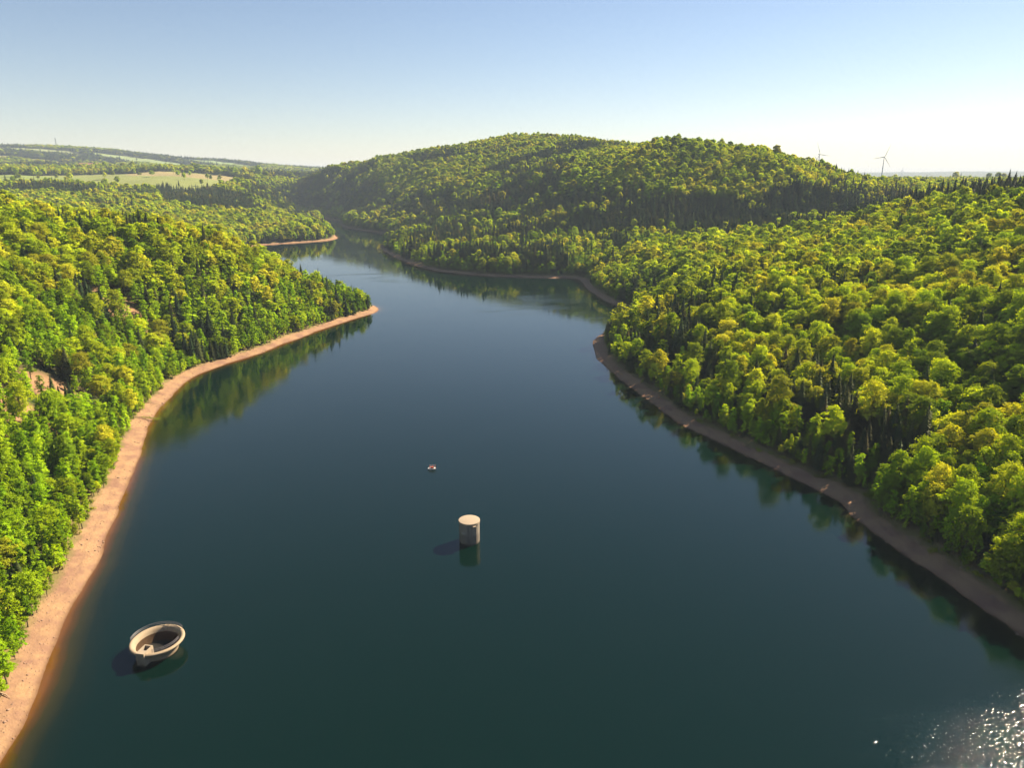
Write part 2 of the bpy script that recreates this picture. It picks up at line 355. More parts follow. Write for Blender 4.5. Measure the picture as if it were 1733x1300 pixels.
# open country far left: x y rx ry rot colour
FIELDS = [(-1160, 2200, 350, 490, 6, (0.19, 0.22, 0.06)), (-1100, 2520, 230, 170, 0, (0.27, 0.21, 0.1)), (-1420, 2200, 190, 130, 0, (0.17, 0.23, 0.05)), (-1260, 1880, 90, 40, 0, (0.19, 0.24, 0.06)), (-1900, 2900, 700, 260, 0, (0.24, 0.3, 0.06)),
          (-1450, 3050, 520, 170, 0, (0.12, 0.24, 0.09)), (-1300, 3500, 420, 160, 0, (0.36, 0.34, 0.05)), (-3100, 4500, 520, 170, 10, (0.22, 0.26, 0.12)), (-2300, 4650, 420, 160, -20, (0.2, 0.27, 0.11)),
          (-2700, 3900, 400, 120, 0, (0.3, 0.28, 0.14)), (-2050, 5200, 420, 150, -25, (0.17, 0.25, 0.1))]
bare = np.zeros(TX.shape); opn = np.zeros(TX.shape); lc = np.zeros(TX.shape + (4,)); lc[..., 3] = 1
for a in BARE: bare = np.maximum(bare, np.clip(1.6 - inell(TX, TY, *a), 0, 1))
wob = vnoise(TX, TY, 160, 8) * .5
for a in FIELDS:
    f = inell(TX, TY, *a[:5]) + wob < 1
    opn[f] = 1; lc[f, :3] = a[5]
far = (np.hypot(TX, TY) > 6500) & (TX > 0); opn[far] = .9; lc[far, :3] = (.03, .045, .015)
far2 = (np.hypot(TX, TY) > 6800) & (TX <= 0); opn[far2] = .9; lc[far2, :3] = (.035, .05, .02)
me = mesh_np("terrain", np.stack([TX, TY, TZ], -1).reshape(-1, 3), q, [terrain_mat()], smooth=True)
for nm, arr in (("shore", TD), ("bare", bare), ("open", opn)):
    at = me.attributes.new(nm, 'FLOAT', 'POINT'); at.data.foreach_set("value", arr.ravel().astype(np.float32))
at = me.attributes.new("land", 'FLOAT_COLOR', 'POINT'); at.data.foreach_set("color", lc.ravel().astype(np.float32))
terrain = link("terrain", me); tag(terrain, "wooded hills, sandy shores and far fields round the lake", kind="structure")

# water sheet, fine enough to carry its distance from the shore
wy = [-255.0]
while wy[-1] < 2600: wy.append(wy[-1] + max(3.5, .015 * (wy[-1] + 120)))
wy = np.array(wy); wu = np.linspace(-.9, .9, 260)
WY = np.repeat(wy[:, None], len(wu), 1); WX = wu[None, :] * (WY + 430) * .8 - .1 * (WY + 200)
i2 = np.arange(WX.size).reshape(WX.shape)
wq = np.stack([i2[:-1, :-1], i2[:-1, 1:], i2[1:, 1:], i2[1:, :-1]], -1).reshape(-1, 4)
WD = sdf(WX, WY); keep = (WD.ravel()[wq] < 12).any(1)
wq = wq[keep]; used, inv = np.unique(wq, return_inverse=True)
wme = mesh_np("water", np.stack([WX.ravel(), WY.ravel(), np.zeros(WX.size)], -1)[used], inv.reshape(-1, 4), [water_mat()], smooth=True)
at = wme.attributes.new("shore", 'FLOAT', 'POINT'); at.data.foreach_set("value", WD.ravel()[used].astype(np.float32))
at = wme.attributes.new('silt', 'FLOAT', 'POINT'); at.data.foreach_set('value', np.where(WX.ravel()[used] < -20, 1.0, 0.12).astype(np.float32))
water = link("water", wme); tag(water, "dark green blue lake with fine ripples", kind="structure")

# ------------------------------------------------------------------ trees
def leaf_quads(P, Nrm, size, r_):
    """one ragged leaf spray per point"""
    n = len(P); Nrm = Nrm / (np.linalg.norm(Nrm, axis=1, keepdims=True) + 1e-9)
    a = np.cross(Nrm, r_.normal(size=(n, 3))); a /= np.linalg.norm(a, axis=1, keepdims=True) + 1e-9; b = np.cross(Nrm, a)
    s = (size * r_.uniform(.6, 1.4, n))[:, None]; k = r_.uniform(.45, 1.0, n)[:, None]
    o = r_.normal(size=(n, 4, 3)) * s[:, None] * .13
    V = np.stack([P - a * s, P - b * s * k, P + a * s, P + b * s * k], 1) + o
    return V.reshape(-1, 3), np.arange(n * 4).reshape(n, 4)

def limbs(kind, h, rad, r_):
    """end points of the limbs and the tube paths that carry them"""
    paths = []; lobes = []
    lean = r_.normal(size=2) * .03 * h
    top = np.array([lean[0], lean[1], h * (.80 if kind == 'round' else .9)])
    paths.append(([np.zeros(3) - [0, 0, 1.5], top * [.3, .3, .35], top * [.6, .7, .7], top], [.028 * h * .62, .02 * h * .62, .012 * h * .6, .03]))
    if kind == 'round':
        nl = 30; z0, z1 = .42, .98
        for i in range(nl):
            t = (i + .5) / nl; z = h * (z0 + (z1 - z0) * t ** .85); prof = math.sin(min(1, (1 - (t ** 1.5)) * 1.15 + .08) * math.pi / 2) * (.55 + .45 * min(1, t * 3.2))
            a = i * 2.399 + r_.uniform(-.5, .5); rr = rad * prof * r_.uniform(.4, .9)
            p = np.array([math.cos(a) * rr + lean[0] * t, math.sin(a) * rr + lean[1] * t, z])
            lobes.append((p, rad * r_.uniform(.24, .40) * (1.1 - .25 * t), r_.uniform(.42, .62)))
    else:
        nl = 16
        for i in range(nl):
            t = (i + .5) / nl; z = h * (.22 + .74 * t); prof = (1 - t) ** .6 * .8 + .22
            a = i * 2.399 + r_.uniform(-.5, .5); rr = rad * prof * r_.uniform(.25, .7)
            lobes.append((np.array([math.cos(a) * rr + lean[0] * t, math.sin(a) * rr + lean[1] * t, z]), rad * r_.uniform(.40, .58) * (.55 + .5 * prof), r_.uniform(.8, 1.15)))
    for (p, lr, fl) in lobes[::2]:
        b = np.array([0, 0, max(.18 * h, p[2] - np.hypot(p[0], p[1]) * .9 - 1)]); b[:2] = lean * b[2] / h
        m = (b + p) / 2 + [0, 0, -.3]
        paths.append(([b, m, p], [.009 * h, .006 * h, .03]))
    return lobes, paths

def crown_broad(kind, h, rad, nleaf, size, seed):
    r_ = np.random.default_rng(seed); lobes, paths = limbs(kind, h, rad, r_)
    P = []; NN = []; tot = sum(l[1] ** 2 for l in lobes)
    for (c, lr, fl) in lobes:
        n = int(nleaf * lr ** 2 / tot)
        per = 26; m = max(2, n // per); n = m * per          # sprays: small fans of leaves with gaps between
        d = r_.normal(size=(m, 3)); d /= np.linalg.norm(d, axis=1, keepdims=True)
        d[:, 2] = np.where(d[:, 2] < -.35, -d[:, 2] * .6, d[:, 2])
        sc_ = c + d * (lr * r_.uniform(.6, 1.22, m))[:, None] * [1, 1, fl]
        up = d * .7 + [0, 0, .75] + r_.normal(size=(m, 3)) * .45; up /= np.linalg.norm(up, axis=1, keepdims=True)
        sr = rad * r_.uniform(.10, .20, m)
        off = r_.normal(size=(m, per, 3)); off -= (off * up[:, None]).sum(-1, keepdims=True) * up[:, None] * .8
        off += d[:, None] * np.abs(r_.normal(size=(m, per, 1))) * .5
        p = sc_[:, None] + off * sr[:, None, None] * .62
        P.append(p.reshape(-1, 3)); NN.append((up[:, None] + r_.normal(size=(m, per, 3)) * .28).reshape(-1, 3))
    # a few twigs beyond the outline
    P = np.concatenate(P); NN = np.concatenate(NN)
    return leaf_quads(P, NN, size, r_), paths

def crown_conifer(h, rad, nw, nb, seed, sparse=0.0):
    r_ = np.random.default_rng(seed); V = []; F = []
    for i in range(nw):
        t = i / (nw - 1); z = h * (.12 + .87 * t ** .92); L = rad * ((1 - t) ** .85 + .035) * r_.uniform(.8, 1.15)
        for j in range(nb):
            if r_.random() < sparse: continue
            a = 6.283 * (j + r_.uniform(-.4, .4)) / nb + i * 1.7; l = L * r_.uniform(.65, 1.2); w_ = max(.3, l * (.34 if nw > 30 else .5)) * r_.uniform(.8, 1.3)
            dr = l * r_.uniform(.18, .42); c, s = math.cos(a), math.sin(a); k = len(V)
            up = r_.uniform(-.25, .3)
            for (rr, ww, dz) in ((.02, .3, .1), (.5, 1.0, -.35), (.8, .65, -.75), (1.04, .1, -.85)):
                for sd_ in (-1, 1):
                    V.append((c * l * rr - s * w_ * ww * sd_ * .5, s * l * rr + c * w_ * ww * sd_ * .5, z + dr * dz + up * sd_ * w_ * ww + l * .06 - abs(ww) * .08 * l))
            for m in range(3): F.append((k + 2 * m, k + 2 * m + 1, k + 2 * m + 3, k + 2 * m + 2))
    # the dense inner boughs
    n = 9; k = len(V); lv = (.10, .3, .5, .7, .86, .97)
    for t in lv:
        for j in range(n):
            a = 6.283 * j / n; r__ = rad * ((1 - t) ** .85) * .62 * (1 - sparse) * r_.uniform(.7, 1.2); V.append((math.cos(a) * r__, math.sin(a) * r__, h * (.12 + .87 * t) + r_.uniform(-.4, .4)))
    for i in range(len(lv) - 1):
        for j in range(n): F.append((k + i * n + j, k + i * n + (j + 1) % n, k + (i + 1) * n + (j + 1) % n, k + (i + 1) * n + j))
    return (np.array(V), np.array(F)), [([np.array([0, 0, -1.5]), np.array([0, 0, h * .5]), np.array([0, 0, h * .99])], [.016 * h, .010 * h, .02])]

def trunk_arrays(paths, n=5):
    mb = MB()
    for p, r_ in paths: mb.tube(p, list(r_), n)
    return mb
def tri_split(mb):
    f4 = np.array([f for f in mb.f if len(f) == 4]); return np.array(mb.v), f4

PROTO = {}   # (kind, variant, lod) -> (crown mesh, trunk mesh) / joined mesh
protocol = bpy.data.collections.new("tree_forms")   # never linked to the scene
SPEC = {'round': [(20, 5.2), (23, 6.2), (18, 4.6), (21, 4.6), (17, 5.4)], 'slender': [(15, 3.4), (16.5, 2.9), (12.5, 3.2), (17, 3.9)], 'conifer': [(21, 3.9), (24, 4.3), (17, 3.6), (20, 3.0)]}
LEAFN = {'round': ((6500, .27), (2000, .50), (520, 1.05)), 'slender': ((3000, .26), (1000, .46), (260, .9)), 'conifer': ((34, 13), (24, 11), (15, 9))}
proto_index = {}; pi = 0
for kind in ('round', 'slender', 'conifer'):
    for v, (h, rad) in enumerate(SPEC[kind]):
        for lod in range(3):
            seed = 100 * v + {'round': 1, 'slender': 2, 'conifer': 3}[kind] * 1000
            if kind == 'conifer':
                nw, nb = LEAFN[kind][lod]; (cv, cf), paths = crown_conifer(h, rad, nw, nb, seed, .35 if v == 3 else .05); mat = M['needle']
            else:
                n, s = LEAFN[kind][lod]; (cv, cf), paths = crown_broad(kind, h, rad, n, s, seed); mat = M['leaf' if kind == 'round' else 'slender']
            tb = trunk_arrays(paths if lod == 0 else paths[:1], 6 if lod == 0 else 4)
            if lod == 0:
                PROTO[kind, v] = (mesh_np("crown", cv, cf, [mat]), tb.mesh("trunk", M['bark'], True))
            tv, tf = tri_split(tb)
            jm = mesh_np("tree_form", np.concatenate([cv, tv]), [cf, tf + len(cv)], [mat, M['bark']], np.concatenate([np.zeros(len(cf)), np.ones(len(tf))]))
            po = bpy.data.objects.new("f%03d" % pi, jm); protocol.objects.link(po); proto_index[kind, v, lod] = pi; pi += 1

# ---- where the trees stand
ang = np.linspace(-1.1, 1.1, 500); rr_ = np.concatenate([np.arange(80, 1500, 12.0), np.arange(1500, 9000, 60.0)])
AX = ang[None, :] * rr_[:, None]; AY = np.repeat(rr_[:, None], 500, 1); AZ = ground(AX, AY)
cover = np.where(sdf(AX, AY) > 16, 12.0, 0.0)
EL = (AZ + cover - CAM_Z) / AY; RUN = np.maximum.accumulate(EL, 0)
def visible(x, y, ztop, margin):
    ia = np.clip(np.searchsorted(ang, x / y) - 1, 0, 499); ir = np.clip(np.searchsorted(rr_, y) - 2, 0, len(rr_) - 1)
    return (ztop + margin - CAM_Z) / y > RUN[ir, ia]

CONIF = [  # stands of dark spruce: x y rx ry rot share
 (285, 885, 75, 32, -10, .88), (350, 825, 58, 34, -35, .93), (405, 780, 58, 34, -35, .93), (440, 720, 38, 55, 0, .93), (450, 640, 36, 65, 0, .88), (440, 555, 24, 50, 0, .7), (350, 700, 60, 30, 20, .35),
 (240, 1095, 135, 55, -8, .95), (430, 1065, 140, 52, 0, .93), (560, 1120, 90, 40, 10, .8), (310, 990, 90, 32, -10, .75), (150, 1200, 60, 40, 0, .7),
 (90, 1690, 150, 58, -5, .92), (-230, 1720, 62, 60, 0, .9), (-350, 1900, 60, 85, 0, .9), (-502, 2365, 90, 60, -40, .85), (-690, 1680, 115, 120, 30, .96), (-650, 2160, 110, 200, 0, .88), (-196, 2075, 175, 28, -54, .88), (-20, 1880, 60, 22, -20, .7), (-450, 2130, 230, 60, -65, .85), (-180, 1630, 95, 50, -55, .92), (-50, 1440, 125, 42, -50, .88), (85, 1280, 85, 34, -30, .85), (20, 1560, 40, 20, 0, .7),
 (-330, 1790, 60, 90, 10, .55), (240, 1500, 50, 22, 0, .6), (560, 1260, 60, 24, 15, .8), (860, 1460, 200, 30, 5, .8), (700, 1330, 60, 20, 0, .7),
 (-1030, 1640, 120, 62, 0, .92), (-760, 1830, 130, 100, -30, .96), (-640, 1960, 90, 110, 0, .85), (-700, 2430, 125, 110, 0, .85), (-610, 2310, 60, 60, 0, .8), (-600, 1960, 60, 120, 20, .85), (-850, 1990, 90, 40, 0, .6),
 (115, 465, 24, 46, 0, .7), (120, 700, 30, 50, 0, .6), (118, 850, 40, 30, 0, .55), (165, 560, 40, 40, 0, .45), (165, 440, 18, 26, 0, .5), (150, 330, 12, 40, 0, .45), (225, 480, 20, 18, 0, .6), (300, 420, 26, 18, 0, .5),
 (-216, 328, 13, 12, 0, .75), (-212, 468, 18, 24, 0, .5), (-205, 205, 9, 12, 0, .5), (-262, 430, 22, 9, 0, .5), (-150, 610, 12, 26, 0, .5), (-330, 530, 40, 12, -30, .5), (-300, 575, 50, 12, -40, .5)]

def stand(x, y, d):
    """share of conifers and of slender young trees at a place"""
    con = np.full(x.shape, .045); sl = np.zeros(x.shape)
    wobb = vnoise(x, y, 60, 21) * .8
    con += np.clip(vnoise(x, y, 130, 22) * 4 - .9, 0, .75) * (y > 900)
    prom = (y > 900) & (y < 1560) & (x < 420) & (d < 330) & (x > -300)
    con = np.where(prom, np.where(vnoise(x, y, 48, 52) > -.04, .84, .2), con); sl[prom] = .75
    con = np.where((y > np.where(x < -500, 2750, 3200)) & (vnoise(x, y, 420, 23) > -.12), .92, con)
    for cx, cy, rx, ry, ro, sh_ in CONIF:
        m = inell(x, y, cx, cy, rx, ry, ro) + wobb < 1; con = np.where(m, np.maximum(con, sh_ + (.03 if sh_ > .8 else 0)), con)
    left = (x < -90) & (y < 720) & (x > -420)
    sl = np.where(left, np.clip(.8 - (d - 40) / 110, .15, .8), sl)
    right = (x > 0) & (y < 900)
    sl = np.where(right, np.clip(.75 - d / 70, .05, .7), sl)
    con = np.where(right & (d < 40) & (y > 230) & (y < 560), np.where(vnoise(x, y, 22, 51) > -.06, .85, .12), con)
    sl = np.where((y > 900) & ~prom, np.clip(.6 - d / 60, .08, .6), sl)
    con = np.where((y > 900) & ~prom & (d < 26), .1, con)
    return con, sl

def scatter(y0, y1, sp, seed):
    r_ = np.random.default_rng(seed); xm = .80 * y1 + 260
    X, Y = np.meshgrid(np.arange(-xm, xm + 60, sp), np.arange(y0, y1, sp))
    X = (X + r_.uniform(-.48, .48, X.shape) * sp).ravel(); Y = (Y + r_.uniform(-.48, .48, Y.shape) * sp).ravel()
    k = (np.abs(X - 20) < .79 * Y + 210); X, Y = X[k], Y[k]
    d = sdf(X, Y); k = d > np.where(X < 0, 7.4, 9.4); X, Y, d = X[k], Y[k], d[k]
    op = np.zeros(X.shape, bool)
    for a in BARE: op |= (inell(X, Y, *a) < 1.1) & (r_.random(X.shape) < .88)
    wb = vnoise(X, Y, 160, 8) * .5
    for a in FIELDS: op |= inell(X, Y, *a[:5]) + wb < 1
    hedge = (r_.random(X.shape) < .004)
    k = ~op | (hedge & (Y > 1000)); return X[k], Y[k], d[k], r_
trees = []
for (y0, y1, sp, seed, sc_) in ((20, 420, 3.9, 1, 1.0), (420, 1000, 4.6, 2, 1.0), (1000, 2700, 6.4, 3, 1.0), (2700, 6700, 16.5, 4, 1.7)):
    X, Y, d, r_ = scatter(y0, y1, sp, seed)
    con, sl = stand(X, Y, d); u = r_.random(X.shape)
    kind = np.where(u < con, 2, np.where(r_.random(X.shape) < sl, 1, 0))
    # wide crowns need room
    room = np.array([6.4, 4.6, 4.8])[kind] if y1 <= 1000 else np.array([6.4, 5.6, 5.4])[kind] * (1 if y1 < 3000 else 1.9)
    k = r_.random(X.shape) < (sp / room) ** 2
    X, Y, d, kind, con = X[k], Y[k], d[k], kind[k], con[k]
    Z = ground(X, Y, d)
    s = sc_ * np.where(d > 45, r_.uniform(.82, 1.06, X.shape), r_.uniform(.75, 1.15, X.shape)) * (1 + .28 * vnoise(X, Y, 55, 33))
    s = np.where((Y > 480) & (kind == 2) & (con > .6), s * 1.2, s)
    s = np.where((d < 24) & (Y < 2700), s * (.8 + .2 * np.clip((d - 9) / 15, 0, 1)), s)
    s = np.where((X < 0) & (Y < 720) & (kind != 2), s * .92, s)
    s = np.where((X < 0) & (Y < 420) & (kind == 2), s * .7, s)
    s = np.where((X > 0) & (Y < 560) & (d < 34) & (kind == 2), s * .72, s)
    hh = np.array([20, 16, 20])[kind] * s
    k = visible(X, Y, Z + hh, 10 + Y * .004) | (Y < 320)
    trees.append(np.stack([X, Y, Z, kind, s, r_.integers(0, 100, X.shape), hh, d], 1)[k])
# dense young growth where the wood meets the beach
X, Y, d, r_ = scatter(100, 1000, 2.7, 9)
k = (d < 22) & (d > np.where(X < 0, 6.3, 7.8)) & (r_.random(X.shape) < .85 - .025 * d); X, Y, d = X[k], Y[k], d[k]; Z = ground(X, Y, d); s = r_.uniform(.30, .62, X.shape) * (.75 + (d - 8) * .04)
kd = (r_.random(X.shape) < .75).astype(float); s = np.where(kd == 0, s * .7, s); hh = s * 16
k = visible(X, Y, Z + hh, 12); trees.append(np.stack([X, Y, Z, kd, s, r_.integers(0, 100, X.shape), hh, d], 1)[k])
T = np.concatenate(trees)
T[:, 5] = T[:, 5] % np.array([5, 4, 4])[T[:, 3].astype(int)]
# brown thin conifers only in places
T[:, 5] = np.where((T[:, 3] == 2) & (T[:, 5] == 3) & (vnoise(T[:, 0], T[:, 1], 70, 31) < 0.0), 0, T[:, 5])
# how large each shows in the photograph
cp, sp_ = math.cos(R(16.2)), math.sin(R(16.2))
zc = T[:, 2] + T[:, 6] * .6
dep = T[:, 1] * cp - (zc - CAM_Z) * sp_; up_ = T[:, 1] * sp_ + (zc - CAM_Z) * cp
px = 866.5 + 1202 * T[:, 0] / dep; py = 650 - 1202 * up_ / dep
inview = (px > -8) & (px < 1741) & (py < 1308) & visible(T[:, 0], T[:, 1], T[:, 2] + T[:, 6], -8)
size = np.where(inview, T[:, 6] / dep, 0)
isc = T[:, 3] == 2
single = np.zeros(len(T), bool)
for m in (~isc, isc):
    ii = np.where(m)[0]; o_ = ii[np.argsort(-size[ii])][:300]; single[o_[size[o_] > 0]] = True
print("trees", len(T), "single", single.sum())

ORD = lambda n: "%d%s" % (n, 'th' if 10 <= n % 100 <= 20 else {1: 'st', 2: 'nd', 3: 'rd'}.get(n % 10, 'th'))
LOOK = {(0, 0): "round crowned broadleaf tree", (0, 1): "wide crowned broadleaf tree", (0, 2): "small domed broadleaf tree", (0, 3): "upright oval broadleaf tree", (0, 4): "low spreading broadleaf tree",
        (1, 0): "slender young broadleaf tree", (1, 1): "narrow pointed broadleaf tree", (1, 2): "short slim broadleaf tree", (1, 3): "tall feathery broadleaf tree",
        (2, 0): "dark green spruce", (2, 1): "tall dark spruce", (2, 2): "short dense spruce", (2, 3): "thin bare-branched brownish conifer"}
KN = ['round', 'slender', 'conifer']
rows = {}
for i in np.where(single)[0]:
    x, y, z, kd, s, v, hh, d = T[i]; bank = 'left' if x < -60 else 'right'
    row = int((d - 9) // 9)
    rows.setdefault((bank, min(row, 12), int(kd), int(v)), []).append(i)
ROWN = ["in the row at the beach edge", "in the second row up from the beach", "in the third row up from the beach", "in the fourth row up from the beach", "in the fifth row up the slope", "in the sixth row up the slope",
        "in the seventh row up the slope", "in the eighth row up the slope", "in the ninth row up the slope", "in the tenth row up the slope", "in the eleventh row up the slope", "in the twelfth row up the slope", "high up the slope"]
for (bank, row, kd, v), ii in rows.items():
    ii.sort(key=lambda i: T[i, 1])
    for n, i in enumerate(ii):
        x, y, z, kd_, s, v_, hh, d = T[i]
        e = empty("conifer_tree" if kd == 2 else "broadleaf_tree", (x, y, z), rnd.uniform(0, 6.28)); e.scale = (s, s, s * rnd.uniform(.9, 1.12))
        nm = ("only" if len(ii) == 1 else "nearest" if n == 0 else ORD(n + 1) + " nearest")
        tag(e, "%s %s, %s bank, %s" % (nm if not (row == 12 and n == 0 and len(ii) == 1) else "single", LOOK[kd, v], bank, ROWN[row]), "conifer" if kd == 2 else "broadleaf tree",
            ("conifers" if kd == 2 else "broadleaf trees") + (" on the %s bank" % bank))
        cm, tm = PROTO[KN[kd], v]
        link("crown", cm, e); link("trunk", tm, e)

def forest(name, sel, label, cat):
    D = T[sel]; n = len(D)
    me = bpy.data.meshes.new(name); me.vertices.add(n); me.vertices.foreach_set("co", D[:, :3].astype(np.float32).ravel())
    lod = np.where(D[:, 1] < 480, 0, np.where(D[:, 1] < 1250, 1, 2))
    ids = np.array([proto_index[KN[int(k)], int(v), int(l)] for k, v, l in zip(D[:, 3], D[:, 5], lod)], np.int32)
    a = me.attributes.new("form", 'INT', 'POINT'); a.data.foreach_set("value", ids)
    a = me.attributes.new("turn", 'FLOAT_VECTOR', 'POINT'); rv = np.zeros((n, 3), np.float32); rv[:, 2] = rg.uniform(0, 6.28, n); a.data.foreach_set("vector", rv.ravel())
    a = me.attributes.new("size", 'FLOAT_VECTOR', 'POINT'); sv = np.repeat(D[:, 4:5], 3, 1).astype(np.float32); wide = (D[:, 1] > 420) & (D[:, 3] < 2); sv[wide, :2] *= 1.18; sv[:, 2] *= rg.uniform(.88, 1.14, n)
    fars = D[:, 1] > 2700; sv[fars, 2] *= .5
    a.data.foreach_set("vector", sv.ravel())
    o = link(name, me); tag(o, label, cat, kind="stuff")
    g = bpy.data.node_groups.new(name, 'GeometryNodeTree'); g.interface.new_socket("Geometry", in_out='INPUT', socket_type='NodeSocketGeometry'); g.interface.new_socket("Geometry", in_out='OUTPUT', socket_type='NodeSocketGeometry')
    gi = g.nodes.new("NodeGroupInput"); go = g.nodes.new("NodeGroupOutput"); iop = g.nodes.new("GeometryNodeInstanceOnPoints"); ci = g.nodes.new("GeometryNodeCollectionInfo")
    ci.inputs["Collection"].default_value = protocol; ci.inputs["Separate Children"].default_value = True; ci.inputs["Reset Children"].default_value = True
    def na(nm, typ):
        q_ = g.nodes.new("GeometryNodeInputNamedAttribute"); q_.data_type = typ; q_.inputs[0].default_value = nm
        return [s_ for s_ in q_.outputs if s_.enabled][0]
    g.links.new(gi.outputs[0], iop.inputs["Points"]); g.links.new(ci.outputs[0], iop.inputs["Instance"]); iop.inputs["Pick Instance"].default_value = True
    g.links.new(na("form", 'INT'), iop.inputs["Instance Index"]); g.links.new(na("turn", 'FLOAT_VECTOR'), iop.inputs["Rotation"]); g.links.new(na("size", 'FLOAT_VECTOR'), iop.inputs["Scale"])
    g.links.new(iop.outputs[0], go.inputs[0])
    md = o.modifiers.new("forest", 'NODES'); md.node_group = g
    return o
forest("broadleaf_forest", ~single & ~isc, "dense spring green broadleaf forest covering the hills round the lake", "forest")
forest("conifer_forest", ~single & isc, "dark stands of conifers among the broadleaf woods", "forest")

# ------------------------------------------------------------------ shrubs at the beach edge
def shrub_mesh(seed):
    r_ = np.random.default_rng(seed); P = []; NN = []
    for _ in range(5):
        c = np.array([r_.uniform(-.8, .8), r_.uniform(-.8, .8), r_.uniform(.3, .9)]); d = r_.normal(size=(60, 3)); d /= np.linalg.norm(d, axis=1, keepdims=True)
        P.append(c + d * r_.uniform(.4, .8) * [1, 1, .8]); NN.append(d + [0, 0, .4])
    (v, f) = leaf_quads(np.concatenate(P), np.concatenate(NN), .17, r_); v[:, 2] = np.maximum(v[:, 2], -.1)
    return mesh_np("shrub", v, f, [M['shrub']])
sh_m = [shrub_mesh(s) for s in range(4)]
cand = []
for t in LP:
    if 118 < t[1] < 520: cand.append(t)
cand = np.array(cand); cand = cand[np.argsort(cand[:, 1])]
cnt = {'left': 0, 'right': 0}
for t in cand:
    if rnd.random() > .3: continue
    bank = 'left' if t[0] < 0 else 'right'; off = rnd.uniform(8.0, 11); sgn = -1 if bank == 'left' else 1
    x = t[0] + sgn * off * 1.05; y = t[1] + rnd.uniform(-4, 4)
    if float(sdf(x, y)) < 6.5: continue
    z = float(ground(np.array([x]), np.array([y]))[0]); cnt[bank] += 1
    o = link("shrub", sh_m[rnd.randrange(4)], None, (x, y, z)); s = rnd.uniform(.6, 1.5); o.scale = (s, s, s * .85); o.rotation_euler = (0, 0, rnd.uniform(0, 6))
    tag(o, "%s green shrub on the upper %s beach, %s from the near end" % ("small" if s < 1 else "bushy", bank, ORD(cnt[bank])), "shrub", "shrubs on the %s beach" % bank)

# ------------------------------------------------------------------ stones strewn over the beaches
r_ = np.random.default_rng(77); SX = r_.uniform(-260, 170, 60000); SY = r_.uniform(105, 520, 60000); SDv = sdf(SX, SY)
clump = vnoise(SX, SY, 9, 41) + vnoise(SX, SY, 3, 42)
k = (SDv > .3) & (SDv < 9.5) & (clump + r_.normal(size=SX.shape) * .12 > .1); SX, SY = SX[k], SY[k]; SZ = ground(SX, SY); n = len(SX); print("stones", n)
oc = np.array([(1, 0, 0), (.3, .9, .1), (-.8, .5, 0), (-.7, -.6, .1), (.4, -.8, 0), (.1, 0, .62), (0, 0, -.5)]); of = np.array([(0, 1, 5), (1, 2, 5), (2, 3, 5), (3, 4, 5), (4, 0, 5), (1, 0, 6), (2, 1, 6), (3, 2, 6), (4, 3, 6), (0, 4, 6)])
sz = .12 + r_.exponential(.13, n); aa = r_.uniform(0, 6.28, n); V = oc[None] * (1 + r_.normal(size=(n, 7, 3)) * .12) * sz[:, None, None]
V = np.stack([V[..., 0] * np.cos(aa)[:, None] - V[..., 1] * np.sin(aa)[:, None], V[..., 0] * np.sin(aa)[:, None] + V[..., 1] * np.cos(aa)[:, None], V[..., 2]], -1) + np.stack([SX, SY, SZ], 1)[:, None]
M['stone'] = simple("sandstone", (.27, .17, .12), .9, .45, 1.2)
tag(link("beach_stones", mesh_np("beach_stones", V.reshape(-1, 3), (of[None] + 7 * np.arange(n)[:, None, None]).reshape(-1, 3), [M['stone']])), "loose reddish stones scattered along both beaches", "stones", kind="stuff")

# ------------------------------------------------------------------ driftwood and fallen trees
def fallen(x, y, L, az, label, nb=5, r0=.16, leafy=False):
    z = float(ground(np.array([x]), np.array([y]))[0]); x2, y2 = x + math.cos(az) * L, y + math.sin(az) * L
    z2 = max(.12, float(ground(np.array([x2]), np.array([y2]))[0])) + .15
    e = empty("fallen_tree", (x, y, z)); tag(e, label, "fallen tree", "fallen trees on the left beach")
    mb = MB(); D = Vector((x2 - x, y2 - y, z2 - z)); mb.tube([(0, 0, .1), D * .5 + Vector((.1, .1, .3)), D], [r0, r0 * .7, .04]); mb.build("trunk", M['wood'], e, True)
    for i in range(nb):
        t = .3 + .6 * i / max(1, nb - 1); b = D * t + Vector((0, 0, .15)); a = az + (1 if i % 2 else -1) * rnd.uniform(.5, .9); l = L * rnd.uniform(.18, .35)
        m2 = MB(); m2.tube([b, b + Vector((math.cos(a) * l * .5, math.sin(a) * l * .5, .3)), b + Vector((math.cos(a) * l, math.sin(a) * l, .1 + rnd.uniform(0, .4)))], [r0 * .5, r0 * .3, .02], 5); m2.build("branch", M['wood'], e, True)
    if leafy:
        r_ = np.random.default_rng(5); t = r_.uniform(.4, 1, 220); P = np.outer(t, np.array(D)) + r_.normal(size=(220, 3)) * [.6, .6, .25] + [0, 0, .5]
        v, f = leaf_quads(P, r_.normal(size=(220, 3)) + [0, 0, .5], .2, r_); link("foliage", mesh_np("foliage", v, f, [M['shrub']]), e)
fallen(-201, 370, 15, R(-12), "pale bare fallen tree reaching from the left beach into the water", 6)
fallen(-196, 345, 15, R(2), "fallen tree with leafy green top, lying just nearer than the bare one", 5, .15, True)
fallen(-178, 278, 9, R(8), "leafy fallen sapling across the middle of the left beach", 4, .1, True)
fallen(-161, 218, 9, R(48), "thin pale fallen trunk lying along the upper left beach", 3, .12)
fallen(-122, 142, 3.2, R(-20), "short thick driftwood log near the bottom left corner", 1, .2)

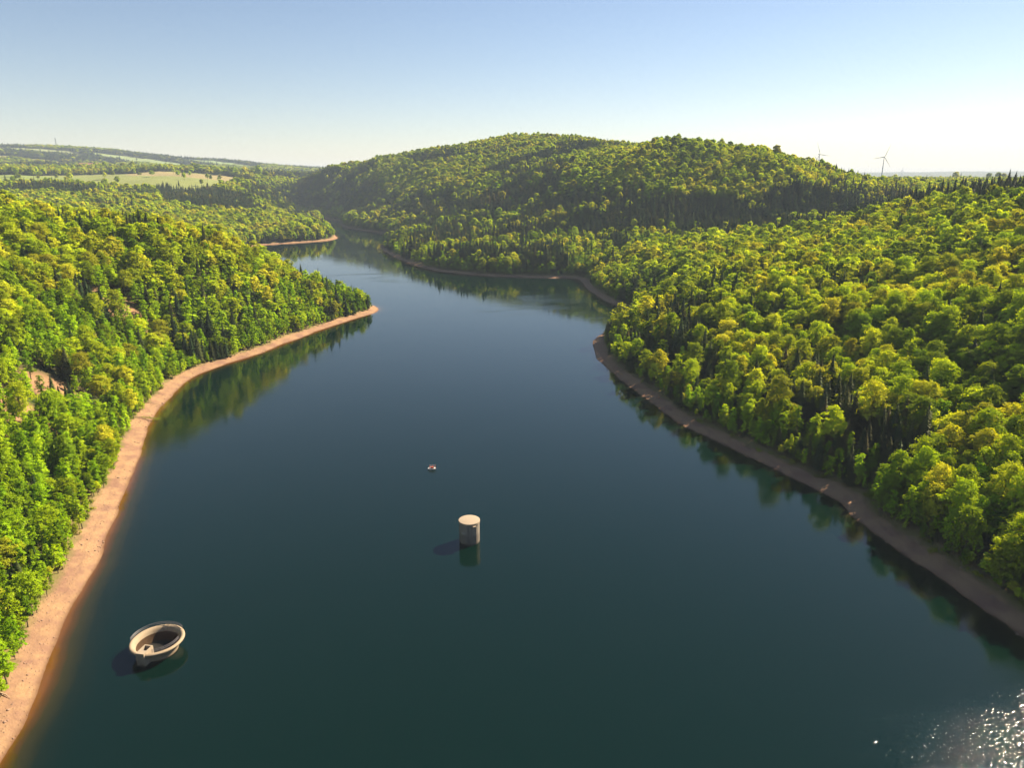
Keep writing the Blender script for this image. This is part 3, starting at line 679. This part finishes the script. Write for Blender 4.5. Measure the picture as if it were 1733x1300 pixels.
# ------------------------------------------------------------------ concrete
def concrete(name, c1, c2, dirt, zstain=None):
    k = N(name); g = k.n("ShaderNodeTexCoord").outputs["Object"]; n1 = k.noise(g, .8, 6, .65); n2 = k.noise(g, 5, 4)
    sp = k.n("ShaderNodeSeparateXYZ"); k.l(g, sp.inputs[0])
    col = k.mix(n1, c1, c2); streak = k.noise(k.vmul(g, (2.2, 2.2, .18)), 1.0, 4)
    col = k.mix(k.math('MULTIPLY', k.ramp(streak, [(.48, 0.0), (.68, 1.0)]), .45), col, dirt)
    if zstain is not None:
        zz = k.math('ADD', sp.outputs[2], k.math('MULTIPLY', streak, 1.0))
        col = k.mix(k.ramp(k.math('SUBTRACT', zz, zstain - 1.0), [(.35, .62), (.75, 0.0)]), col, dirt)
        col = k.mix(k.ramp(sp.outputs[2], [(.25, .9), (.6, 0.0)]), col, (.05, .04, .03))
    k.l(col, k.b.inputs["Base Color"]); k.b.inputs["Roughness"].default_value = .9
    bp = k.n("ShaderNodeBump"); bp.inputs["Strength"].default_value = .4; bp.inputs["Distance"].default_value = .05; k.l(n2, bp.inputs["Height"]); k.l(bp.outputs[0], k.b.inputs["Normal"])
    return k.m
M['conc'] = concrete("concrete", (0.2296, 0.1927, 0.1517), (0.2952, 0.2542, 0.205), (0.123, 0.1025, 0.082), 4.6)
M['roofc'] = concrete("roof_concrete", (0.3034, 0.2337, 0.164), (0.3526, 0.2829, 0.205), (0.246, 0.1886, 0.1394))
M['bowlc'] = concrete("bowl_concrete", (0.2788, 0.2091, 0.1353), (0.3526, 0.2747, 0.1845), (0.1968, 0.1435, 0.0984))
M['pierc'] = concrete("pier_concrete", (0.205, 0.1804, 0.1558), (0.2706, 0.2378, 0.2009), (0.1476, 0.123, 0.1025), 1.6)
M['steel'] = simple("galvanised_steel", (.17, .16, .18), .45, .15, 4, .5)
M['dark'] = simple("dark_opening", (.012, .011, .010), .9, .3, 3)
M['rock'] = simple("stained_wall", (.06, .032, .014), .95, .75, 1.6)
M['white'] = simple("white_paint", (.6, .6, .58), .5, .06, .5)
M['redp'] = simple("red_paint", (.42, .10, .06), .6, .15, 3)
M['greyp'] = simple("grey_paint", (.17, .18, .20), .5, .08, .5)
M['roof_tile'] = simple("roof_tiles", (.40, .20, .14), .8, .2, .5)
M['wallp'] = simple("render_wall", (.62, .55, .48), .85, .1, .3)

# intake tower
TW = empty("intake_tower", (-14.6, 219.5, 0)); tag(TW, "round pale concrete intake tower standing in the middle of the lake", "tower")
mb = MB(); mb.lathe([(3.5, -9), (3.5, 7.45)], 72, False, True); mb.build("shaft", M['conc'], TW, True)
mb = MB(); mb.lathe([(3.53, 7.3), (3.66, 7.32), (3.66, 7.95), (3.58, 8.02), (3.40, 8.06)], 72, True, True); mb.build("roof_slab", M['roofc'], TW, True)
mb = MB()
for s_ in (-.2, .2): mb.tube([(s_ - .35, -3.52 - .12, -.4), (s_ - .35, -3.52 - .12, 7.2)], .05, 6)
for i in range(22): mb.tube([(-.55, -3.64, .1 + i * .32), (-.15, -3.64, .1 + i * .32)], .025, 5)
mb.build("ladder", M['steel'], TW)
mb = MB(); a = R(-60); mb.box((math.cos(a) * 3.75, math.sin(a) * 3.75, 7.05), (.9, 1.2, .35), a); mb.box((math.cos(a) * 4.1, math.sin(a) * 4.1, 6.75), (.3, 1.0, .25), a); mb.build("bracket", M['roofc'], TW)
mb = MB(); a = R(-118); mb.box((math.cos(a) * 3.5, math.sin(a) * 3.5, 4.4), (.12, 1.5, .16), a + 0); mb.build("gauge_board", M['white'], TW)
mb = MB()
for a in (R(-75), R(-90), R(-47)): mb.box((math.cos(a) * 3.51, math.sin(a) * 3.51, 3.8), (.05, .07, 6.6), a)
mb.build("formwork_joint", M['dark'], TW)

# bell-mouth spillway
SP = empty("overflow_spillway", (-93.2, 160.4, 0)); SP.scale = (.885, .885, .885); tag(SP, "funnel shaped concrete overflow with railings in the near left water", "spillway")
mb = MB(); mb.lathe([(5.3, -6), (5.35, 0), (5.6, 1.1), (6.2, 2.2), (6.8, 3.0), (7.35, 3.35), (7.55, 3.6), (7.52, 3.85), (7.3, 4.05), (6.98, 4.12), (6.65, 4.0), (6.3, 3.7), (6.02, 3.2), (5.85, 2.6)], 128); mb.build("bowl", M['bowlc'], SP, True)
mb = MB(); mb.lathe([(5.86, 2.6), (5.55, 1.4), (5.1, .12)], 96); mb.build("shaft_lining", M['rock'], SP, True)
mb = MB(); mb.lathe([(5.09, .13), (.01, .13)], 64); mb.build("shaft_dark_disc", M['dark'], SP)  # black disc above the lake sheet; the shaft's darkness is put into its colour
mb = MB(); mb.lathe([(5.35, .02), (5.39, .02), (5.47, .35), (5.42, .36)], 96); mb.build("waterline_band", M['rock'], SP, True)
for a0 in (R(88), R(99)):
    mb = MB(); mb.tube([(math.cos(a0) * r_, math.sin(a0) * r_, z) for r_, z in ((7.0, 4.14), (6.5, 4.06), (6.3, 3.75), (6.02, 3.26), (5.82, 2.6))], .06, 5); mb.build("joint", M['dark'], SP)
dirp = math.atan2(-.985, -.17); cdp, sdp = math.cos(dirp), math.sin(dirp)
def pr(r_, t, z): return (cdp * r_ - sdp * t, sdp * r_ + cdp * t, z)
def prism(mb, q0, z0, q1, z1):
    v = [pr(*p, z0) for p in q0] + [pr(*p, z1) for p in q1]; mb.add(v, [(3, 2, 1, 0), (4, 5, 6, 7), (0, 1, 5, 4), (1, 2, 6, 5), (2, 3, 7, 6), (3, 0, 4, 7)])
mb = MB(); prism(mb, [(5.3, -1.25), (6.9, -1.05), (6.9, 1.05), (5.3, 1.25)], -4, [(5.3, -1.25), (7.3, -1.25), (7.3, 1.25), (5.3, 1.25)], 1.9)
prism(mb, [(5.6, -1.25), (7.6, -1.25), (7.6, 1.25), (5.6, 1.25)], 1.91, [(5.6, -1.25), (7.75, -1.25), (7.75, 1.25), (5.6, 1.25)], 4.25)
mb.build("pier", M['pierc'], SP)
mb = MB()
for (r0, r1, t0, t1) in ((3.6, 7.75, -1.3, -.95), (3.6, 7.75, .95, 1.3), (3.6, 3.95, -.95, .95), (6.3, 7.75, -.95, .95)):
    prism(mb, [(r0, t0), (r1, t0), (r1, t1), (r0, t1)], .5 if r0 < 6 else 4.252, [(r0, t0), (r1, t0), (r1, t1), (r0, t1)], 4.62)
mb.build("access_shaft", M['roofc'], SP)
mb = MB(); prism(mb, [(3.95, -.95), (6.3, -.95), (6.3, .95), (3.95, .95)], .6, [(3.95, -.95), (6.3, -.95), (6.3, .95), (3.95, .95)], 1.6); mb.build("shaft_floor", M['dark'], SP)
def rail(r_, z, a0, a1, npost):
    mb = MB(); n = 40
    for h_ in (1.05, .55): mb.tube([(math.cos(a0 + (a1 - a0) * i / n) * r_, math.sin(a0 + (a1 - a0) * i / n) * r_, z + h_) for i in range(n + 1)], .055, 5)
    o = mb.build("railing", M['steel'], SP)
    pm = MB(); pm.tube([(0, 0, 0), (0, 0, 1.07)], .065, 5); pmm = pm.mesh("post", M['steel'])
    for i in range(npost):
        a = a0 + (a1 - a0) * i / (npost - 1); link("post", pmm, o, (math.cos(a) * r_, math.sin(a) * r_, z))
rail(7.38, 3.95, R(45), R(188), 15)
rail(6.3, 3.85, R(-76), R(2), 8)

# measuring raft and its line of buoys
RF = empty("measuring_raft", (-34.3, 282, 0), R(8)); tag(RF, "tiny white raft with red posts floating beyond the intake tower", "raft")
mb = MB(); mb.add([(-1.7, 0, .05), (-1.1, -.8, .05), (1.6, -.8, .05), (1.6, .8, .05), (-1.1, .8, .05), (-1.85, 0, .55), (-1.15, -.85, .55), (1.65, -.85, .55), (1.65, .85, .55), (-1.15, .85, .55)],
 [(4, 3, 2, 1, 0), (5, 6, 7, 8, 9), (0, 1, 6, 5), (1, 2, 7, 6), (2, 3, 8, 7), (3, 4, 9, 8), (4, 0, 5, 9)]); mb.build("hull", M['white'], RF)
pm = MB(); pm.tube([(0, 0, .55), (0, 0, 1.75)], .08, 6); pmm = pm.mesh("post", M['redp'])
for (x, y) in ((-1.0, -.6), (0, -.6), (.75, -.6), (1.5, -.6), (1.5, .6), (-.9, .6), (.3, .6)): link("post", pmm, RF, (x, y, 0))
mb = MB(); mb.box((.1, 0, .85), (1.5, .8, .6)); mb.build("equipment_box", M['redp'], RF)
mb = MB(); mb.tube([(-1, -.6, 1.6), (1.5, -.6, 1.6), (1.5, .6, 1.6), (-.9, .6, 1.6)], .04, 5); mb.build("rail", M['white'], RF)
bm_ = MB(); bm_.lathe([(.01, -.15), (.15, -.05), (.2, .08), (.14, .2), (.01, .24)], 14); bme = bm_.mesh("buoy", M['greyp'], True)
for (x, y, t) in ((-31.2, 268, "tiny pale buoy nearest the raft"), (-20.6, 233, "tiny pale buoy nearest the intake tower")):
    tag(link("buoy", bme, None, (x, y, 0)), t, "buoy", "buoys between the raft and the tower")

# ------------------------------------------------------------------ wind turbines
def turbine(x, y, hubz, bl, yaw, ph, label):
    zg = float(ground(np.array([x]), np.array([y]))[0]); e = empty("wind_turbine", (x, y, zg)); e.rotation_euler = (0, 0, yaw); tag(e, label, "wind turbine", "wind turbines beyond the ridge")
    H = hubz - zg; mb = MB(); mb.tube([(0, 0, -2), (0, 0, H * .5), (0, 0, H - 1.5)], [2.6, 2.2, 1.5], 16); mb.build("tower", M['greyp'], e, True)
    mb = MB(); mb.box((0, 3, H + .3), (4, 11, 4), 0, .9); mb.build("nacelle", M['greyp'], e)
    mb = MB(); mb.tube([(0, -2.4, H), (0, -4.6, H), (0, -6, H)], [1.9, 1.7, .4], 14); hb = mb.build("hub", M['greyp'], e, True)
    for k_ in range(3):
        a = ph + k_ * 2.0944; mb = MB(); v = []; f = []; prof = [(1, 1.5, 1.2), (.10 * bl, 2.4, 1.0), (.22 * bl, 3.4, .8), (.55 * bl, 2.1, .45), (.9 * bl, 1.1, .22), (bl, .25, .1)]
        for (r_, cch, th) in prof:
            for (u_, t_) in ((-.35, 0), (0, .5), (.65, 0), (0, -.5)):
                v.append((math.sin(a) * r_ + math.cos(a) * u_ * cch, -4.2 + t_ * th, H + math.cos(a) * r_ - math.sin(a) * u_ * cch))
        for i in range(5):
            for j in range(4): f.append((i * 4 + j, i * 4 + (j + 1) % 4, (i + 1) * 4 + (j + 1) % 4, (i + 1) * 4 + j))
        f.append((3, 2, 1, 0)); f.append((20, 21, 22, 23)); mb.add(v, f); mb.build("blade", M['greyp'], e, True)
def at(px_, py_, Y):
    a = (px_ - 866.5) / 1202; b = (py_ - 650) / 1202; f = cp - sp_ * b; t = Y / f; return a * t, CAM_Z - t * (sp_ + cp * b)
x, z = at(1496.5, 265.5, 3900); turbine(x, 3900, z, 64, R(8), R(22), "rightmost large wind turbine, standing clear of the wooded ridge")
x, z = at(1387, 261, 3900); turbine(x, 3900, z, 66, R(20), R(-24), "wind turbine half hidden by the tip of the ridge, one blade level to the right")
x, z = at(1383, 271, 5200); turbine(x, 5200, z, 50, R(12), R(75), "smaller wind turbine showing only blades just below the half hidden one")
x, z = at(1287, 262, 4300); turbine(x, 4300, z, 62, R(14), R(60), "wind turbine of which only one blade tip shows above the ridge")
x, z = at(1527, 288.5, 9000); turbine(x, 9000, z, 55, R(10), R(5), "very small faint turbine on the blue horizon")

# radio mast on the far left hill
y = 4950; x, z = at(93, 233, y); zg = float(ground(np.array([x]), np.array([float(y)]))[0])
MS = empty("radio_mast", (x, y, zg)); tag(MS, "thin lattice radio mast on the crest of the far left hill", "mast")
H = z - zg
mb = MB()
for a in (0, 2.094, 4.189): mb.tube([(math.cos(a) * 4.5, math.sin(a) * 4.5, -2), (math.cos(a) * 1.6, math.sin(a) * 1.6, H)], .8, 5)
for i in range(9):
    t = i / 8; r_ = 4.5 - 2.9 * t; p = [(math.cos(a) * r_, math.sin(a) * r_, H * t) for a in (0, 2.094, 4.189)]; mb.tube(p + [p[0]], .45, 4)
mb.build("lattice", M['greyp'], MS)
mb = MB(); mb.tube([(0, 0, H * .72), (0, 0, H * .9)], 2.6, 8); mb.build("antenna_drum", M['greyp'], MS)

# farm buildings in the far fields
def barn(px_, Y, L, W, h_, rz, label):
    x = (px_ - 866.5) / 1202 * Y * 1.03; z = float(ground(np.array([x]), np.array([float(Y)]))[0])
    e = empty("farm_building", (x, Y, z), rz); tag(e, label, "farm building", "farm buildings in the far fields")
    mb = MB(); mb.box((0, 0, h_ / 2 - 1), (L, W, h_ + 2)); mb.build("wall", M['wallp'], e)
    mb = MB(); o = .8; z0 = h_ + .02; mb.add([(-L / 2 - o, -W / 2 - o, z0), (L / 2 + o, -W / 2 - o, z0), (L / 2 + o, W / 2 + o, z0), (-L / 2 - o, W / 2 + o, z0), (-L / 2 - o, 0, z0 + W * .35), (L / 2 + o, 0, z0 + W * .35)],
        [(0, 1, 5, 4), (2, 3, 4, 5), (0, 4, 3), (1, 2, 5), (3, 2, 1, 0)]); mb.build("roof", M['roof_tile'], e)
    for i in (-1, 1):
        mb = MB(); mb.box((i * L * .22, -W / 2 - .03, 1.8), (4, .1, 3.6)); mb.build("door", M['dark'], e)
barn(203, 3050, 78, 20, 9, R(5), "long reddish roofed farm building beyond the fields")
barn(188, 3120, 30, 14, 8, R(60), "small barn at the left end of the long farm building")

# ------------------------------------------------------------------ air
mb = MB(); mb.box((0, 11500, 200), (40000, 26000, 440)); hz = N("haze_air"); hz.t.nodes.remove(hz.b)
pv = hz.n("ShaderNodeVolumePrincipled"); pv.inputs["Density"].default_value = .00006; pv.inputs["Color"].default_value = (.66, .80, 1.0, 1); pv.inputs["Anisotropy"].default_value = .0
hz.m.cycles.volume_sampling = 'DISTANCE'; hz.l(pv.outputs[0], hz.out.inputs["Volume"])
haze = mb.build("haze", hz.m); tag(haze, kind="stuff")
